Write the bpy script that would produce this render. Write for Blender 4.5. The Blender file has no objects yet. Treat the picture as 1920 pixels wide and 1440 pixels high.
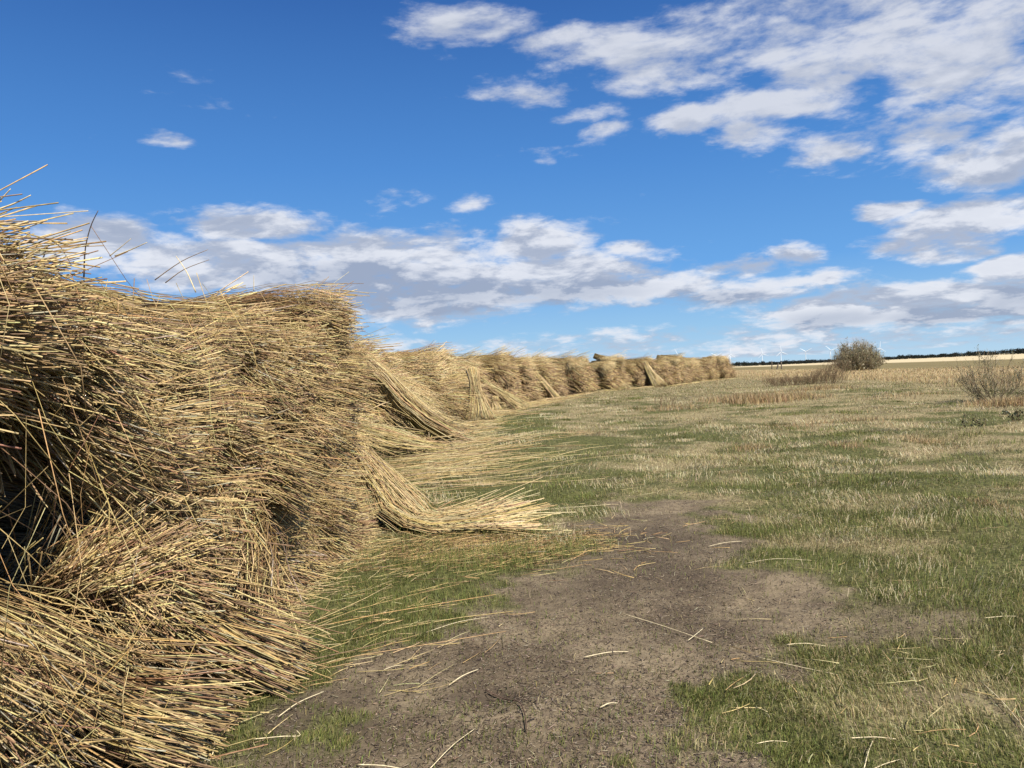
import bpy, math, random
import numpy as np

S = bpy.context.scene
rad = math.radians
# ------------------------------------------------------------------ camera
cd = bpy.data.cameras.new('camera')
cam = bpy.data.objects.new('camera', cd)
S.collection.objects.link(cam)
cd.sensor_width = 36.0
cd.lens = 36.0 * 1442.0 / 1920.0
cd.clip_start = 0.05
cd.clip_end = 30000.0
cam.location = (0, 0, 1.6)
cam.rotation_euler = (rad(90 - 0.64), rad(2.6), 0)
S.camera = cam
# ------------------------------------------------------------------ sun
SUN_EL, SUN_AZ = 50.0, 145.0            # azimuth clockwise from the view direction (+Y)
sd = bpy.data.lights.new('sun', 'SUN')
sd.energy = 5.0
sd.angle = rad(0.5)
sd.color = (1.0, 0.95, 0.87)
sun = bpy.data.objects.new('sun', sd)
S.collection.objects.link(sun)
sun.rotation_euler = (rad(90 - SUN_EL), 0, rad(180 - SUN_AZ))
# ------------------------------------------------------------------ exposure
S.view_settings.view_transform = 'Standard'
S.view_settings.look = 'None'
S.view_settings.exposure = 0.80
S.view_settings.gamma = 1.0
S.cycles.max_bounces = 5
S.cycles.diffuse_bounces = 1
S.cycles.glossy_bounces = 2
S.cycles.transmission_bounces = 2
S.cycles.volume_bounces = 0
# ------------------------------------------------------------------ sky with clouds (world)
W = bpy.data.worlds.new('World')
S.world = W
W.use_nodes = True
WT = W.node_tree
for n in list(WT.nodes):
    WT.nodes.remove(n)

class NT:
    """short hand for building node trees"""
    def __init__(self, tree):
        self.t = tree
    def put(self, sock, v):
        if v is None: return
        if isinstance(v, bpy.types.NodeSocket): self.t.links.new(v, sock)
        else: sock.default_value = v
    def node(self, typ, **kw):
        n = self.t.nodes.new(typ)
        for k, v in kw.items(): setattr(n, k, v)
        return n
    def m(self, op, a, b=None, c=None, clamp=False):
        n = self.node('ShaderNodeMath', operation=op, use_clamp=clamp)
        for s, v in zip(n.inputs, (a, b, c)): self.put(s, v)
        return n.outputs[0]
    def v(self, op, a, b=None, c=None, out=0):
        n = self.node('ShaderNodeVectorMath', operation=op)
        for s, v in zip(n.inputs, (a, b, c)): self.put(s, v)
        return n.outputs[out]
    def xyz(self, x, y, z):
        n = self.node('ShaderNodeCombineXYZ')
        for s, v in zip(n.inputs, (x, y, z)): self.put(s, v)
        return n.outputs[0]
    def sep(self, vec):
        n = self.node('ShaderNodeSeparateXYZ'); self.put(n.inputs[0], vec)
        return n.outputs
    def noise(self, vec, scale, detail=4.0, rough=0.5, dist=0.0):
        n = self.node('ShaderNodeTexNoise')
        self.put(n.inputs['Vector'], vec); n.inputs['Scale'].default_value = scale
        n.inputs['Detail'].default_value = detail; n.inputs['Roughness'].default_value = rough
        n.inputs['Distortion'].default_value = dist
        return n.outputs['Fac']
    def ramp(self, f, lo, hi, a=0.0, b=1.0, smooth=True):
        n = self.node('ShaderNodeMapRange', interpolation_type='SMOOTHSTEP' if smooth else 'LINEAR')
        self.put(n.inputs[0], f); self.put(n.inputs[1], lo); self.put(n.inputs[2], hi)
        self.put(n.inputs[3], a); self.put(n.inputs[4], b)
        return n.outputs[0]
    def mix(self, f, a, b, blend='MIX'):
        n = self.node('ShaderNodeMix', data_type='RGBA', blend_type=blend)
        self.put(n.inputs[0], f)
        for s, v in ((n.inputs[6], a), (n.inputs[7], b)):
            self.put(s, (*v, 1.0) if isinstance(v, tuple) and len(v) == 3 else v)
        return n.outputs[2]

# cloud banks: azimuth, elevation, half width, half height (degrees), strength
CLOUDS = [(-1.2, 24.3, 4.73, 1.37, 1.0), (5.8, 23.0, 6.23, 1.59, 1.2), (12.7, 21.2, 7.48, 2.66, 1.2), (21.5, 22.3, 14.2, 3.11, 1.3), (31.0, 20.6, 9.29, 3.51, 1.3), (23.4, 19.1, 5.65, 1.92, 1.1), (30.3, 18.0, 5.3, 2.29, 1.2), (33.9, 16.3, 2.99, 2.39, 0.9), (13.7, 17.4, 4.1, 1.18, 1.0), (20.5, 17.5, 7.26, 1.6, 1.1), (17.3, 15.7, 3.24, 1.39, 0.75), (23.5, 13.8, 3.99, 1.22, 0.8), (28.9, 14.0, 5.15, 1.62, 0.9), (32.4, 12.0, 4.8, 2.38, 1.3), (26.9, 9.7, 2.52, 0.96, 1.1), (31.4, 8.7, 4.9, 1.71, 1.4), (28.7, 7.5, 4.88, 1.09, 1.2), (29.6, 6.6, 3.6, 0.95, 1.2), (33.0, 5.0, 3.35, 1.58, 1.3), (2.9, 19.8, 3.94, 1.25, 0.55), (5.6, 18.4, 4.3, 1.06, 0.6), (7.5, 17.2, 3.11, 0.85, 0.9), (3.1, 16.0, 3.15, 0.8, 0.5), (-23.1, 16.6, 2.61, 0.67, 1.3), (-28.3, 10.0, 5.22, 1.69, 1.2), (-18.3, 11.4, 6.77, 1.3, 1.2), (-20.8, 8.8, 7.93, 2.71, 1.3), (-11.7, 8.8, 12.0, 2.84, 1.4), (-6.4, 6.5, 11.59, 2.91, 1.4), (2.0, 9.7, 5.91, 2.3, 1.1), (4.3, 7.1, 9.38, 2.52, 1.2), (9.7, 6.1, 7.66, 1.73, 0.95), (8.7, 8.9, 2.9, 0.76, 0.75), (16.2, 6.9, 3.65, 0.97, 0.8), (20.2, 7.4, 2.62, 1.02, 0.9), (17.2, 5.2, 7.92, 1.27, 0.8), (22.8, 5.6, 2.02, 0.79, 0.7), (24.1, 3.6, 7.58, 1.65, 1.3), (29.2, 3.4, 7.25, 1.65, 1.3), (32.9, 3.4, 4.19, 1.65, 1.1), (-8.2, 13.3, 2.33, 0.52, 0.3), (-2.2, 12.4, 1.58, 0.53, 0.45)]
BASES = [(-7.6, 6.0, 12.65, 1.94), (3.8, 5.7, 9.77, 1.56), (13.5, 4.7, 7.46, 1.15), (22.7, 2.8, 5.73, 0.95), (29.1, 2.5, 6.05, 0.97), (33.2, 2.9, 2.78, 1.65), (-12.9, 7.7, 9.34, 1.52)]

def build_sky():
    k = NT(WT)
    tc = k.node('ShaderNodeTexCoord')
    d = tc.outputs['Generated']
    x, y, z = k.sep(d)
    az = k.m('ARCTAN2', x, y)
    el = k.m('ARCSINE', z)
    ae = k.xyz(k.m('MULTIPLY', az, 57.2958), k.m('MULTIPLY', el, 57.2958), 0.0)
    # clear sky
    sky = k.node('ShaderNodeTexSky', sky_type='NISHITA')
    sky.sun_disc = False
    sky.sun_elevation = rad(SUN_EL)
    sky.sun_rotation = rad(SUN_AZ)
    sky.altitude = 0
    sky.air_density = 1.0
    sky.dust_density = 0.4
    sky.ozone_density = 3.0
    hs = k.node('ShaderNodeHueSaturation')
    hs.inputs['Saturation'].default_value = 1.22
    hs.inputs['Value'].default_value = 1.0
    k.put(hs.inputs['Color'], sky.outputs[0])
    cr = k.node('ShaderNodeValToRGB')
    k.put(cr.inputs[0], k.m('MULTIPLY', z, 1.0, clamp=True))
    stops = [(0.0, (0.45, 0.64, 0.80)), (0.05, (0.30, 0.54, 0.80)), (0.13, (0.125, 0.36, 0.78)),
             (0.26, (0.073, 0.255, 0.66)), (0.44, (0.032, 0.128, 0.43)), (1.0, (0.016, 0.07, 0.30))]
    while len(cr.color_ramp.elements) < len(stops): cr.color_ramp.elements.new(0.5)
    for e, (p, c) in zip(cr.color_ramp.elements, stops):
        e.position = p; e.color = (*c, 1)
    air = k.v('SCALE', cr.outputs[0], None); air.node.inputs['Scale'].default_value = 10.0
    clear = k.mix(k.ramp(el, 0.0, 0.2, 1.0, 0.8), hs.outputs[0], air)
    # clouds lie in a flat layer: project the direction on a plane above
    zz = k.m('ADD', k.m('MAXIMUM', z, 0.0), 0.25)
    q = k.xyz(k.m('DIVIDE', x, zz), k.m('DIVIDE', y, zz), k.m('MULTIPLY', el, 3.0))
    zu = k.m('ADD', k.m('MAXIMUM', z, 0.0), 0.272)
    qu = k.xyz(k.m('DIVIDE', x, zu), k.m('DIVIDE', y, zu), k.m('MULTIPLY', k.m('ADD', el, 0.012), 3.0))
    f1 = k.noise(q, 4.4, 12.0, 0.60, 0.25)
    f2 = k.noise(qu, 4.4, 6.0, 0.60, 0.25)
    puff = k.noise(k.v('ADD', q, (3.1, 9.2, 1.7)), 13.0, 6.0, 0.6)
    # warp the outlines
    wx = k.m('MULTIPLY_ADD', k.noise(q, 2.2, 4.0, 0.55), 4.6, -2.3)
    wy = k.m('MULTIPLY_ADD', k.noise(k.v('ADD', q, (7.3, 2.1, 4.4)), 3.0, 4.0, 0.55), 1.7, -0.85)
    aw = k.v('ADD', ae, k.xyz(wx, wy, 0.0))
    def blobs(table, vec, start):
        acc = None
        for a, e, ra, re, w in table:
            l = k.v('LENGTH', k.v('MULTIPLY_ADD', vec, (1 / ra, 1 / re, 0), (-a / ra, -e / re, 0)), out=1)
            b = k.m('MULTIPLY_ADD', l, -w, w)
            acc = k.m('MAXIMUM', b, start if acc is None else acc)
        return acc
    B = blobs(CLOUDS, aw, -0.6)
    high = k.ramp(el, 0.17, 0.27)
    # scattered little cumulus rows near the horizon and loose cloud behind the camera
    low = k.m('MULTIPLY', k.ramp(z, 0.07, 0.045), k.ramp(z, 0.002, 0.012))
    back = k.ramp(k.m('ABSOLUTE', az), 0.9, 1.5, 0.0, 0.45)
    B = k.m('MAXIMUM', B, k.m('MULTIPLY_ADD', low, 0.84, -0.6))
    B = k.m('MAXIMUM', B, k.m('SUBTRACT', back, 0.5))
    B = k.m('MINIMUM', k.m('MULTIPLY', B, 1.25), k.m('MULTIPLY_ADD', high, -0.12, 0.84))
    D = k.m('MULTIPLY_ADD', k.m('SUBTRACT', f1, 0.5), k.m('MULTIPLY_ADD', high, 1.0, 2.4), B)
    D = k.m('MULTIPLY_ADD', k.m('SUBTRACT', puff, 0.5), k.m('MULTIPLY_ADD', high, 0.7, 1.0), D)
    cover = k.ramp(D, -0.08, k.m('MULTIPLY_ADD', high, 0.25, 0.78))
    thick = k.ramp(D, 0.25, 1.2)
    lit = k.ramp(k.m('ADD', k.m('SUBTRACT', f1, f2), k.m('MULTIPLY', k.m('SUBTRACT', puff, 0.5), 0.10)), -0.10, 0.12)
    base = k.m('MAXIMUM', blobs([t + (1.0,) for t in BASES], ae, 0.0), 0.0)
    grey = k.m('MULTIPLY', k.ramp(base, 0.0, 0.8), 0.5)
    shade = k.m('MULTIPLY_ADD', lit, 0.85, k.m('MULTIPLY_ADD', k.m('SUBTRACT', 1.0, thick), 0.25, 0.06))
    shade = k.m('SUBTRACT', shade, grey, clamp=True)
    shade = k.m('MULTIPLY_ADD', k.m('SUBTRACT', shade, 0.6), k.ramp(el, 0.18, 0.28, 1.0, 0.45), 0.6)
    ccol = k.mix(shade, (0.33, 0.385, 0.51), (0.77, 0.79, 0.85))
    ccol = k.v('SCALE', ccol, None); ccol.node.inputs['Scale'].default_value = 10.0
    col = k.mix(k.m('MULTIPLY', cover, 0.93), clear, ccol)
    bg = k.node('ShaderNodeBackground')
    k.put(bg.inputs['Color'], col)
    bg.inputs['Strength'].default_value = 0.061
    out = k.node('ShaderNodeOutputWorld')
    WT.links.new(bg.outputs[0], out.inputs[0])
build_sky()
W.cycles.sampling_method = 'MANUAL'
W.cycles.sample_map_resolution = 512

# ------------------------------------------------------------------ helpers
ALBEDO = 0.74      # the straw and grass colours below are scaled by this
RNG = np.random.default_rng(7)
COL = S.collection

def mat(name, rough=0.7, spec=0.25, attr='Col', trans=0.0):
    """surface whose colour per stalk / blade is stored on the mesh, with fine procedural grain"""
    m = bpy.data.materials.new(name); m.use_nodes = True
    k = NT(m.node_tree)
    b = m.node_tree.nodes['Principled BSDF']
    at = k.node('ShaderNodeAttribute', attribute_name=attr)
    tc = k.node('ShaderNodeTexCoord')
    n = k.noise(tc.outputs['Object'], 60.0, 2.0, 0.6)
    c = k.mix(1.0, at.outputs['Color'], k.xyz(*[k.ramp(n, 0.25, 0.75, 0.72, 1.2)] * 3), 'MULTIPLY')
    k.put(b.inputs['Base Color'], c)
    b.inputs['Roughness'].default_value = rough
    b.inputs['Specular IOR Level'].default_value = spec
    if trans:
        t = k.node('ShaderNodeBsdfTranslucent'); k.put(t.inputs['Color'], c)
        mx = k.node('ShaderNodeMixShader'); mx.inputs[0].default_value = trans
        m.node_tree.links.new(b.outputs[0], mx.inputs[1]); m.node_tree.links.new(t.outputs[0], mx.inputs[2])
        m.node_tree.links.new(mx.outputs[0], m.node_tree.nodes['Material Output'].inputs[0])
    return m

def plain(name, col, rough=0.6, grain=6.0, lo=0.8, hi=1.15, spec=0.3):
    m = bpy.data.materials.new(name); m.use_nodes = True
    k = NT(m.node_tree); b = m.node_tree.nodes['Principled BSDF']
    tc = k.node('ShaderNodeTexCoord')
    n = k.noise(tc.outputs['Object'], grain, 5.0, 0.6)
    k.put(b.inputs['Base Color'], k.mix(1.0, col, k.xyz(*[k.ramp(n, 0.3, 0.7, lo, hi)] * 3), 'MULTIPLY'))
    b.inputs['Roughness'].default_value = rough
    b.inputs['Specular IOR Level'].default_value = spec
    return m

M_REED = mat('reed_straw', 0.55, 0.35)
M_GRASS = mat('grass_blades', 0.7, 0.2, trans=0.3)
M_TWIG = mat('twig_bark', 0.8, 0.15)
M_LEAF = mat('bramble_leaf', 0.5, 0.3, trans=0.2)
M_WOOD = mat('wood_foliage', 0.9, 0.1)
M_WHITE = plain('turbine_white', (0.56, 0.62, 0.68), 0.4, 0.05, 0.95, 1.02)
M_TWINE = plain('twine', (0.30, 0.20, 0.10), 0.9, 40)
M_POST = plain('weathered_post', (0.16, 0.13, 0.10), 0.9, 8, 0.6, 1.3)

def mesh(name, v, f, c, material):
    """v (n,3), f (m,3) triangles, c (n,3) colours"""
    me = bpy.data.meshes.new(name)
    v = np.asarray(v, np.float32); f = np.asarray(f, np.int32)
    me.vertices.add(len(v)); me.vertices.foreach_set('co', v.ravel())
    me.loops.add(f.size); me.loops.foreach_set('vertex_index', f.ravel())
    me.polygons.add(len(f))
    me.polygons.foreach_set('loop_start', np.arange(0, f.size, 3, dtype=np.int32))
    me.update(calc_edges=True)
    if c is not None:
        a = me.attributes.new('Col', 'FLOAT_COLOR', 'POINT')
        cc = np.ones((len(v), 4), np.float32); cc[:, :3] = c
        a.data.foreach_set('color', cc.ravel())
    me.materials.append(material)
    return me

def obj(name, me, parent=None, loc=(0, 0, 0), rot=(0, 0, 0), scale=(1, 1, 1)):
    o = bpy.data.objects.new(name, me); COL.objects.link(o)
    o.location = loc; o.rotation_euler = rot; o.scale = scale
    if parent: o.parent = parent
    return o

def tag(o, label=None, cat=None, group=None, kind=None):
    if label: o['label'] = label
    if cat: o['category'] = cat
    if group: o['group'] = group
    if kind: o['kind'] = kind
    return o

# -------- smooth value noise used for the ground, the grass and the heaps
_H = np.random.default_rng(11).random(65536)
def vnoise(x, y, s=1.0, o=0):
    x = np.asarray(x, float) / s + 1000.5 + o * 17.3; y = np.asarray(y, float) / s + 1000.5 + o * 31.7
    xi = np.floor(x).astype(np.int64); yi = np.floor(y).astype(np.int64)
    fx = x - xi; fy = y - yi
    fx = fx * fx * (3 - 2 * fx); fy = fy * fy * (3 - 2 * fy)
    h = lambda a, b: _H[(a * 7919 + b * 104729 + o * 1237) % 65536]
    return (h(xi, yi) * (1 - fx) + h(xi + 1, yi) * fx) * (1 - fy) + (h(xi, yi + 1) * (1 - fx) + h(xi + 1, yi + 1) * fx) * fy
def fbm(x, y, s, o=0):
    return (vnoise(x, y, s, o) + 0.5 * vnoise(x, y, s / 2.1, o + 3) + 0.25 * vnoise(x, y, s / 4.3, o + 5)) / 1.75
def sstep(a, b, x):
    t = np.clip((x - a) / (b - a), 0, 1); return t * t * (3 - 2 * t)

def height(x, y):
    d = np.hypot(x, y)
    h = 0.10 * (fbm(x, y, 5.0, 1) - 0.5) + 0.045 * (vnoise(x, y, 0.7, 2) - 0.5) * (1 - soil(x, y) * 0.7)
    h = h + (0.13 * (vnoise(x * .8, y, 0.95, 22) - .5) + 0.10 * (vnoise(x, y, 2.1, 23) - .5)) * sstep(7, 14, d) * sstep(75, 30, d)
    h = h + 0.35 * (fbm(x, y, 22.0, 4) - 0.5) * sstep(12, 30, d)
    h = h + soil(x, y) * (.022 * (vnoise(x, y, .22, 36) - .5) + .03 * (vnoise(x, y, .55, 37) - .5)) - .045 * np.exp(-(((x + .16) / .16) ** 2 + ((y - 3.88) / .10) ** 2))
    return h * (1 - 0.85 * sstep(60, 140, d))

SY = [-6, 2, 3.2, 4, 4.8, 6, 7.5, 8.6, 9.5, 11]
SL = [-1.6, -1.6, -1.30, -1.12, -0.55, 0.05, 0.55, 0.9, 1.2, 1.6]
SR = [1.4, 1.1, 0.95, 1.15, 1.85, 2.05, 2.3, 2.3, 1.9, 1.7]
def soil(x, y):
    """bare trodden soil of the track in front of the stack"""
    l = np.interp(y, SY, SL); r = np.interp(y, SY, SR)
    n = (fbm(x, y, 0.9, 8) - 0.5) * 1.1 + (vnoise(x, y, 0.33, 10) - 0.5) * 1.2 + (vnoise(x, y, 0.13, 9) - 0.5) * 0.8
    e = np.minimum(np.minimum(x - l, r - x), (9.7 - y) * 0.6)
    m = sstep(-0.12, 0.30, e + n * 0.6)
    # worn turf right of the track
    wx = sstep(1.2, .2, np.hypot((x - 1.55) / 1.0, (y - 3.7) / 1.1)) * sstep(.46, .66, fbm(x, y, .5, 33)) * .85
    m = np.maximum(m, wx)
    # thin trodden tongue on the right
    e2 = 1 - np.hypot((x - 2.2) / 0.8, (y - 4.65) / 0.5)
    return np.maximum(m, 0.8 * sstep(0.0, 0.5, e2 + n * 0.5))

def damp(x, y):
    """darker, damper soil"""
    s = lambda a, b, p, q: np.exp(-(((x - a) / p) ** 2 + ((y - b) / q) ** 2))
    return np.clip((.9 * s(-.16, 3.9, .2, .12) + .8 * s(.9, 6.9, .9, .9) + .5 * s(.5, 5.6, .6, .4) + .7 * s(-1.0, 3.7, .3, .5)) * (.4 + 1.2 * fbm(x, y, .35, 38)), 0, 1)

def strip(x, y): return x - 0.11 * y
def dryness(x, y):
    d = np.hypot(x, y)
    b = np.interp(d, [3, 6, 8, 11, 16, 24, 45, 70], [0.12, 0.16, 0.28, 0.42, 0.46, 0.52, 0.62, 0.72])
    b = b - 0.40 * sstep(2.5, -0.5, x) * sstep(7.5, 9.0, y) * sstep(60, 25, y)
    b = b - 0.45 * sstep(0.1, -0.4, x) * sstep(6.9, 5.9, y)
    b = b + 0.30 * (fbm(x * 0.75, y, 3.2, 12) - 0.5) + 0.45 * (vnoise(x * .8, y, 0.28, 11) - .5) + (0.55 * (vnoise(x * .8, y, 0.55, 13) - 0.5) + 0.55 * (vnoise(x * .7, y, 1.2, 14) - 0.5)) * sstep(90, 25, d)
    return np.clip(b, 0.06, 0.92)

# centre of the face of the reed stacks, walked from the camera to the far end
FACE = np.array([(-1.55, 1.0), (-1.55, 3.2), (-1.75, 5.4), (-1.62, 8.3), (-2.5, 11), (-2.9, 15), (-3.0, 19), (-2.3, 23),
                 (-1.75, 27), (-1.5, 31), (-1.0, 35), (0.0, 39), (1.5, 44), (3.9, 52), (6.6, 58), (9.4, 64), (13.5, 71), (20.0, 85), (28.6, 98.5)])
_seg = np.hypot(*np.diff(FACE, axis=0).T); ARC = np.concatenate([[0], np.cumsum(_seg)])
def face(s):
    return np.array([np.interp(s, ARC, FACE[:, 0]), np.interp(s, ARC, FACE[:, 1])])
def face_dir(s):
    t = face(s + 1.5) - face(s - 1.5) if s > 1.5 else face(3) - face(0)
    return t / np.linalg.norm(t)
def behind_face(x, y):
    """true where the ground is under the stacks"""
    fx = np.interp(y, FACE[:, 1], FACE[:, 0])
    return (x < fx - 0.25) & (y < 99) & (y > 0.5)

# ------------------------------------------------------------------ ground
def build_ground():
    NA, rings = 900, np.concatenate([[0.0], np.geomspace(0.5, 2.5, 40)[:-1], np.geomspace(2.5, 45, 260)[:-1], np.geomspace(45, 9000, 110)])
    a = np.linspace(0, 2 * math.pi, NA, endpoint=False)
    rr, aa = np.meshgrid(rings[1:], a, indexing='ij')
    x = np.concatenate([[0], (rr * np.sin(aa)).ravel()]); y = np.concatenate([[0], (rr * np.cos(aa)).ravel()])
    v = np.stack([x, y, height(x, y)], 1)
    nr = len(rings) - 1
    i = np.arange(nr - 1)[:, None] * NA + np.arange(NA)[None] + 1
    j = np.arange(nr - 1)[:, None] * NA + (np.arange(NA)[None] + 1) % NA + 1
    f = np.concatenate([np.stack([i, i + NA, j], -1).reshape(-1, 3), np.stack([j, i + NA, j + NA], -1).reshape(-1, 3),
                        np.stack([np.zeros(NA, int), np.arange(NA) + 1, (np.arange(NA) + 1) % NA + 1], 1)])
    f = f[:, ::-1]
    c = np.stack([soil(x, y), dryness(x, y), damp(x, y)], 1)
    m = bpy.data.materials.new('field_ground'); m.use_nodes = True
    k = NT(m.node_tree); b = m.node_tree.nodes['Principled BSDF']
    at = k.node('ShaderNodeAttribute', attribute_name='Col'); s_, d_, w_ = k.sep(at.outputs['Color'])
    p = k.node('ShaderNodeTexCoord').outputs['Object']
    px, py, _ = k.sep(p)
    n1 = k.noise(p, 1.3, 6, 0.6); n2 = k.noise(p, 9.0, 5, 0.65); n3 = k.noise(p, 55.0, 4, 0.7); n4 = k.noise(p, 0.12, 5, 0.6)
    so = k.mix(k.ramp(n1, 0.32, 0.66), (0.122, 0.092, 0.058), (0.285, 0.222, 0.138))
    so = k.mix(k.ramp(n2, 0.42, 0.72, 0, 0.7), so, (0.100, 0.073, 0.050))
    so = k.mix(k.ramp(n3, 0.56, 0.70, 0, 0.75), so, (0.36, 0.29, 0.20))
    so = k.mix(k.ramp(n3, 0.44, 0.30, 0, 0.75), so, (0.035, 0.026, 0.02))
    so = k.mix(k.m('MULTIPLY', w_, 0.75), so, (0.055, 0.041, 0.031))
    n5 = k.noise(p, 21.0, 5, 0.7)
    gr = k.mix(k.ramp(n5, 0.35, 0.65), (0.050, 0.052, 0.020), (0.165, 0.165, 0.058))
    dr = k.mix(k.ramp(n5, 0.35, 0.65), (0.150, 0.115, 0.058), (0.42, 0.345, 0.185))
    tx = k.mix(k.ramp(k.m('MULTIPLY_ADD', k.m('SUBTRACT', n3, 0.5), 0.5, k.m('MULTIPLY_ADD', n2, 0.5, k.m('SUBTRACT', d_, 0.25))), 0.3, 0.75), gr, dr)
    # strips of the far field run along the stacks
    t = k.m('SUBTRACT', px, k.m('MULTIPLY', py, 0.11))
    t = k.m('ADD', t, k.m('MULTIPLY_ADD', n4, 16.0, -8.0))
    far = k.noise(k.v('MULTIPLY', p, (0.9, 0.10, 1.0)), 0.25, 6, 0.65)
    reed = k.mix(far, (0.40, 0.30, 0.15), (0.60, 0.465, 0.25))
    olive = k.mix(far, (0.15, 0.125, 0.055), (0.30, 0.235, 0.11))
    pale = k.mix(far, (0.56, 0.45, 0.26), (0.74, 0.61, 0.38))
    tx = k.mix(k.ramp(t, 18.0, 24.0), tx, reed)
    tx = k.mix(k.ramp(t, 41.0, 47.0), tx, olive)
    tx = k.mix(k.ramp(t, 95.0, 112.0), tx, pale)
    tx = k.mix(k.ramp(t, -12.0, -30.0), tx, reed)
    k.put(b.inputs['Base Color'], k.mix(1.0, k.mix(s_, tx, so), (0.74, 0.74, 0.74), 'MULTIPLY'))
    b.inputs['Roughness'].default_value = 0.95; b.inputs['Specular IOR Level'].default_value = 0.1
    bp = k.node('ShaderNodeBump'); bp.inputs['Strength'].default_value = 0.9; bp.inputs['Distance'].default_value = 0.03
    k.put(bp.inputs['Height'], k.m('ADD', k.m('MULTIPLY', n3, 0.35), n2)); m.node_tree.links.new(bp.outputs[0], b.inputs['Normal'])
    me = mesh('ground', v, f, c, m)
    me.polygons.foreach_set('use_smooth', np.ones(len(f), bool))
    tag(obj('ground', me), kind='structure', label='flat field of trodden dark soil and patchy green and straw coloured grass')
build_ground()

# ------------------------------------------------------------------ stalk maker
NEAR_PAL = (np.array([(.60, .46, .20), (.50, .35, .13), (.34, .22, .08), (.25, .15, .068), (.28, .15, .07), (.42, .36, .25)]), [.22, .28, .22, .15, .10, .03])
FAR_PAL = (np.array([(.70, .52, .23), (.60, .42, .165), (.44, .29, .125), (.20, .12, .055), (.25, .13, .06), (.36, .30, .21)]), [.18, .30, .27, .14, .07, .04])
PALE_PAL = (np.array([(.68, .54, .275), (.62, .455, .19), (.50, .345, .15), (.36, .22, .11)]), [.42, .35, .17, .06])

def catmull(P, t):
    """P (k,n,3) control points, t parameters in [0,k-1] -> (len(t),n,3)"""
    k = len(P); out = []
    for u in t:
        i = min(int(u), k - 2); f = u - i
        p0, p1, p2, p3 = P[max(i - 1, 0)], P[i], P[i + 1], P[min(i + 2, k - 1)]
        out.append(0.5 * ((2 * p1) + (p2 - p0) * f + (2 * p0 - 5 * p1 + 4 * p2 - p3) * f * f + (3 * p1 - p0 - 3 * p2 + p3) * f ** 3))
    return np.array(out)

def tubes(paths, rad0, rad1, cols, tipcol=None, rng=RNG):
    """paths (K,n,3); three sided tapering stalks; returns v,f,c"""
    K, n, _ = paths.shape
    T = np.gradient(paths, axis=0); T /= np.linalg.norm(T, axis=2, keepdims=True) + 1e-9
    up = np.array([0.13, 0.21, 0.97]); A = np.cross(T, up)
    bad = np.linalg.norm(A, axis=2) < 0.2; A[bad] = np.cross(T[bad], (1.0, 0.1, 0.0))
    A /= np.linalg.norm(A, axis=2, keepdims=True); B = np.cross(T, A)
    ph = rng.random(n) * 6.28
    rr = rad0[None, :] + (rad1 - rad0)[None, :] * np.linspace(0, 1, K)[:, None]
    rings = []
    for q in range(3):
        a = ph + q * 2.0944
        rings.append(paths + rr[:, :, None] * (np.cos(a)[None, :, None] * A + np.sin(a)[None, :, None] * B))
    V = np.stack(rings, 2)                       # K,n,3,3
    V = V.transpose(1, 0, 2, 3).reshape(n * K * 3, 3)
    base = (np.arange(n) * K * 3)[:, None]
    quad = []
    for r in range(K - 1):
        for q in range(3):
            a, b = r * 3 + q, r * 3 + (q + 1) % 3
            quad += [(a, b, b + 3), (a, b + 3, a + 3)]
    quad.append((0, 2, 1)); quad.append(((K - 1) * 3, (K - 1) * 3 + 1, (K - 1) * 3 + 2))
    F = (base[:, None] + np.array(quad)[None]).reshape(-1, 3)
    C = np.repeat(cols[:, None, :], K * 3, 1)
    sh = 1 + 0.22 * (rng.random((n, K, 1)) - 0.5); C = C * np.repeat(sh, 3, 1)
    if tipcol is not None: C[:, -3:, :] = tipcol
    return V, F, C.reshape(-1, 3)

def pick(pal, n, rng):
    p, w = pal; w = np.array(w) / sum(w)
    c = p[rng.choice(len(p), n, p=w)]
    return ALBEDO * c * (0.84 + 0.3 * rng.random((n, 1))) * (1 + 0.06 * rng.normal(size=(n, 3)))

def litter(rng, n, x0, x1, ry, rz, pal, L=(.04, .22), r=.0016):
    """broken stems and leaf shreds clinging round the butt end of a bundle"""
    a = rng.random(n) * 6.2832; x = rng.uniform(x0, x1, n); q = rng.uniform(.75, 1.12, n)
    c = np.stack([x, q * ry * np.cos(a), q * rz * np.sin(a)], 1)
    d = rng.normal(size=(n, 3)) * (1.0, .75, .75); d /= np.linalg.norm(d, axis=1, keepdims=True)
    ln = rng.uniform(L[0], L[1], n)[:, None]; b = rng.normal(size=(n, 3)) * ln * .12
    p = np.array([c - d * ln * .5, c + b, c + d * ln * .5])
    rr = r * rng.uniform(.6, 1.6, n)
    return tubes(p, rr, rr * .7, pick(pal, n, rng), None, rng)

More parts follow.
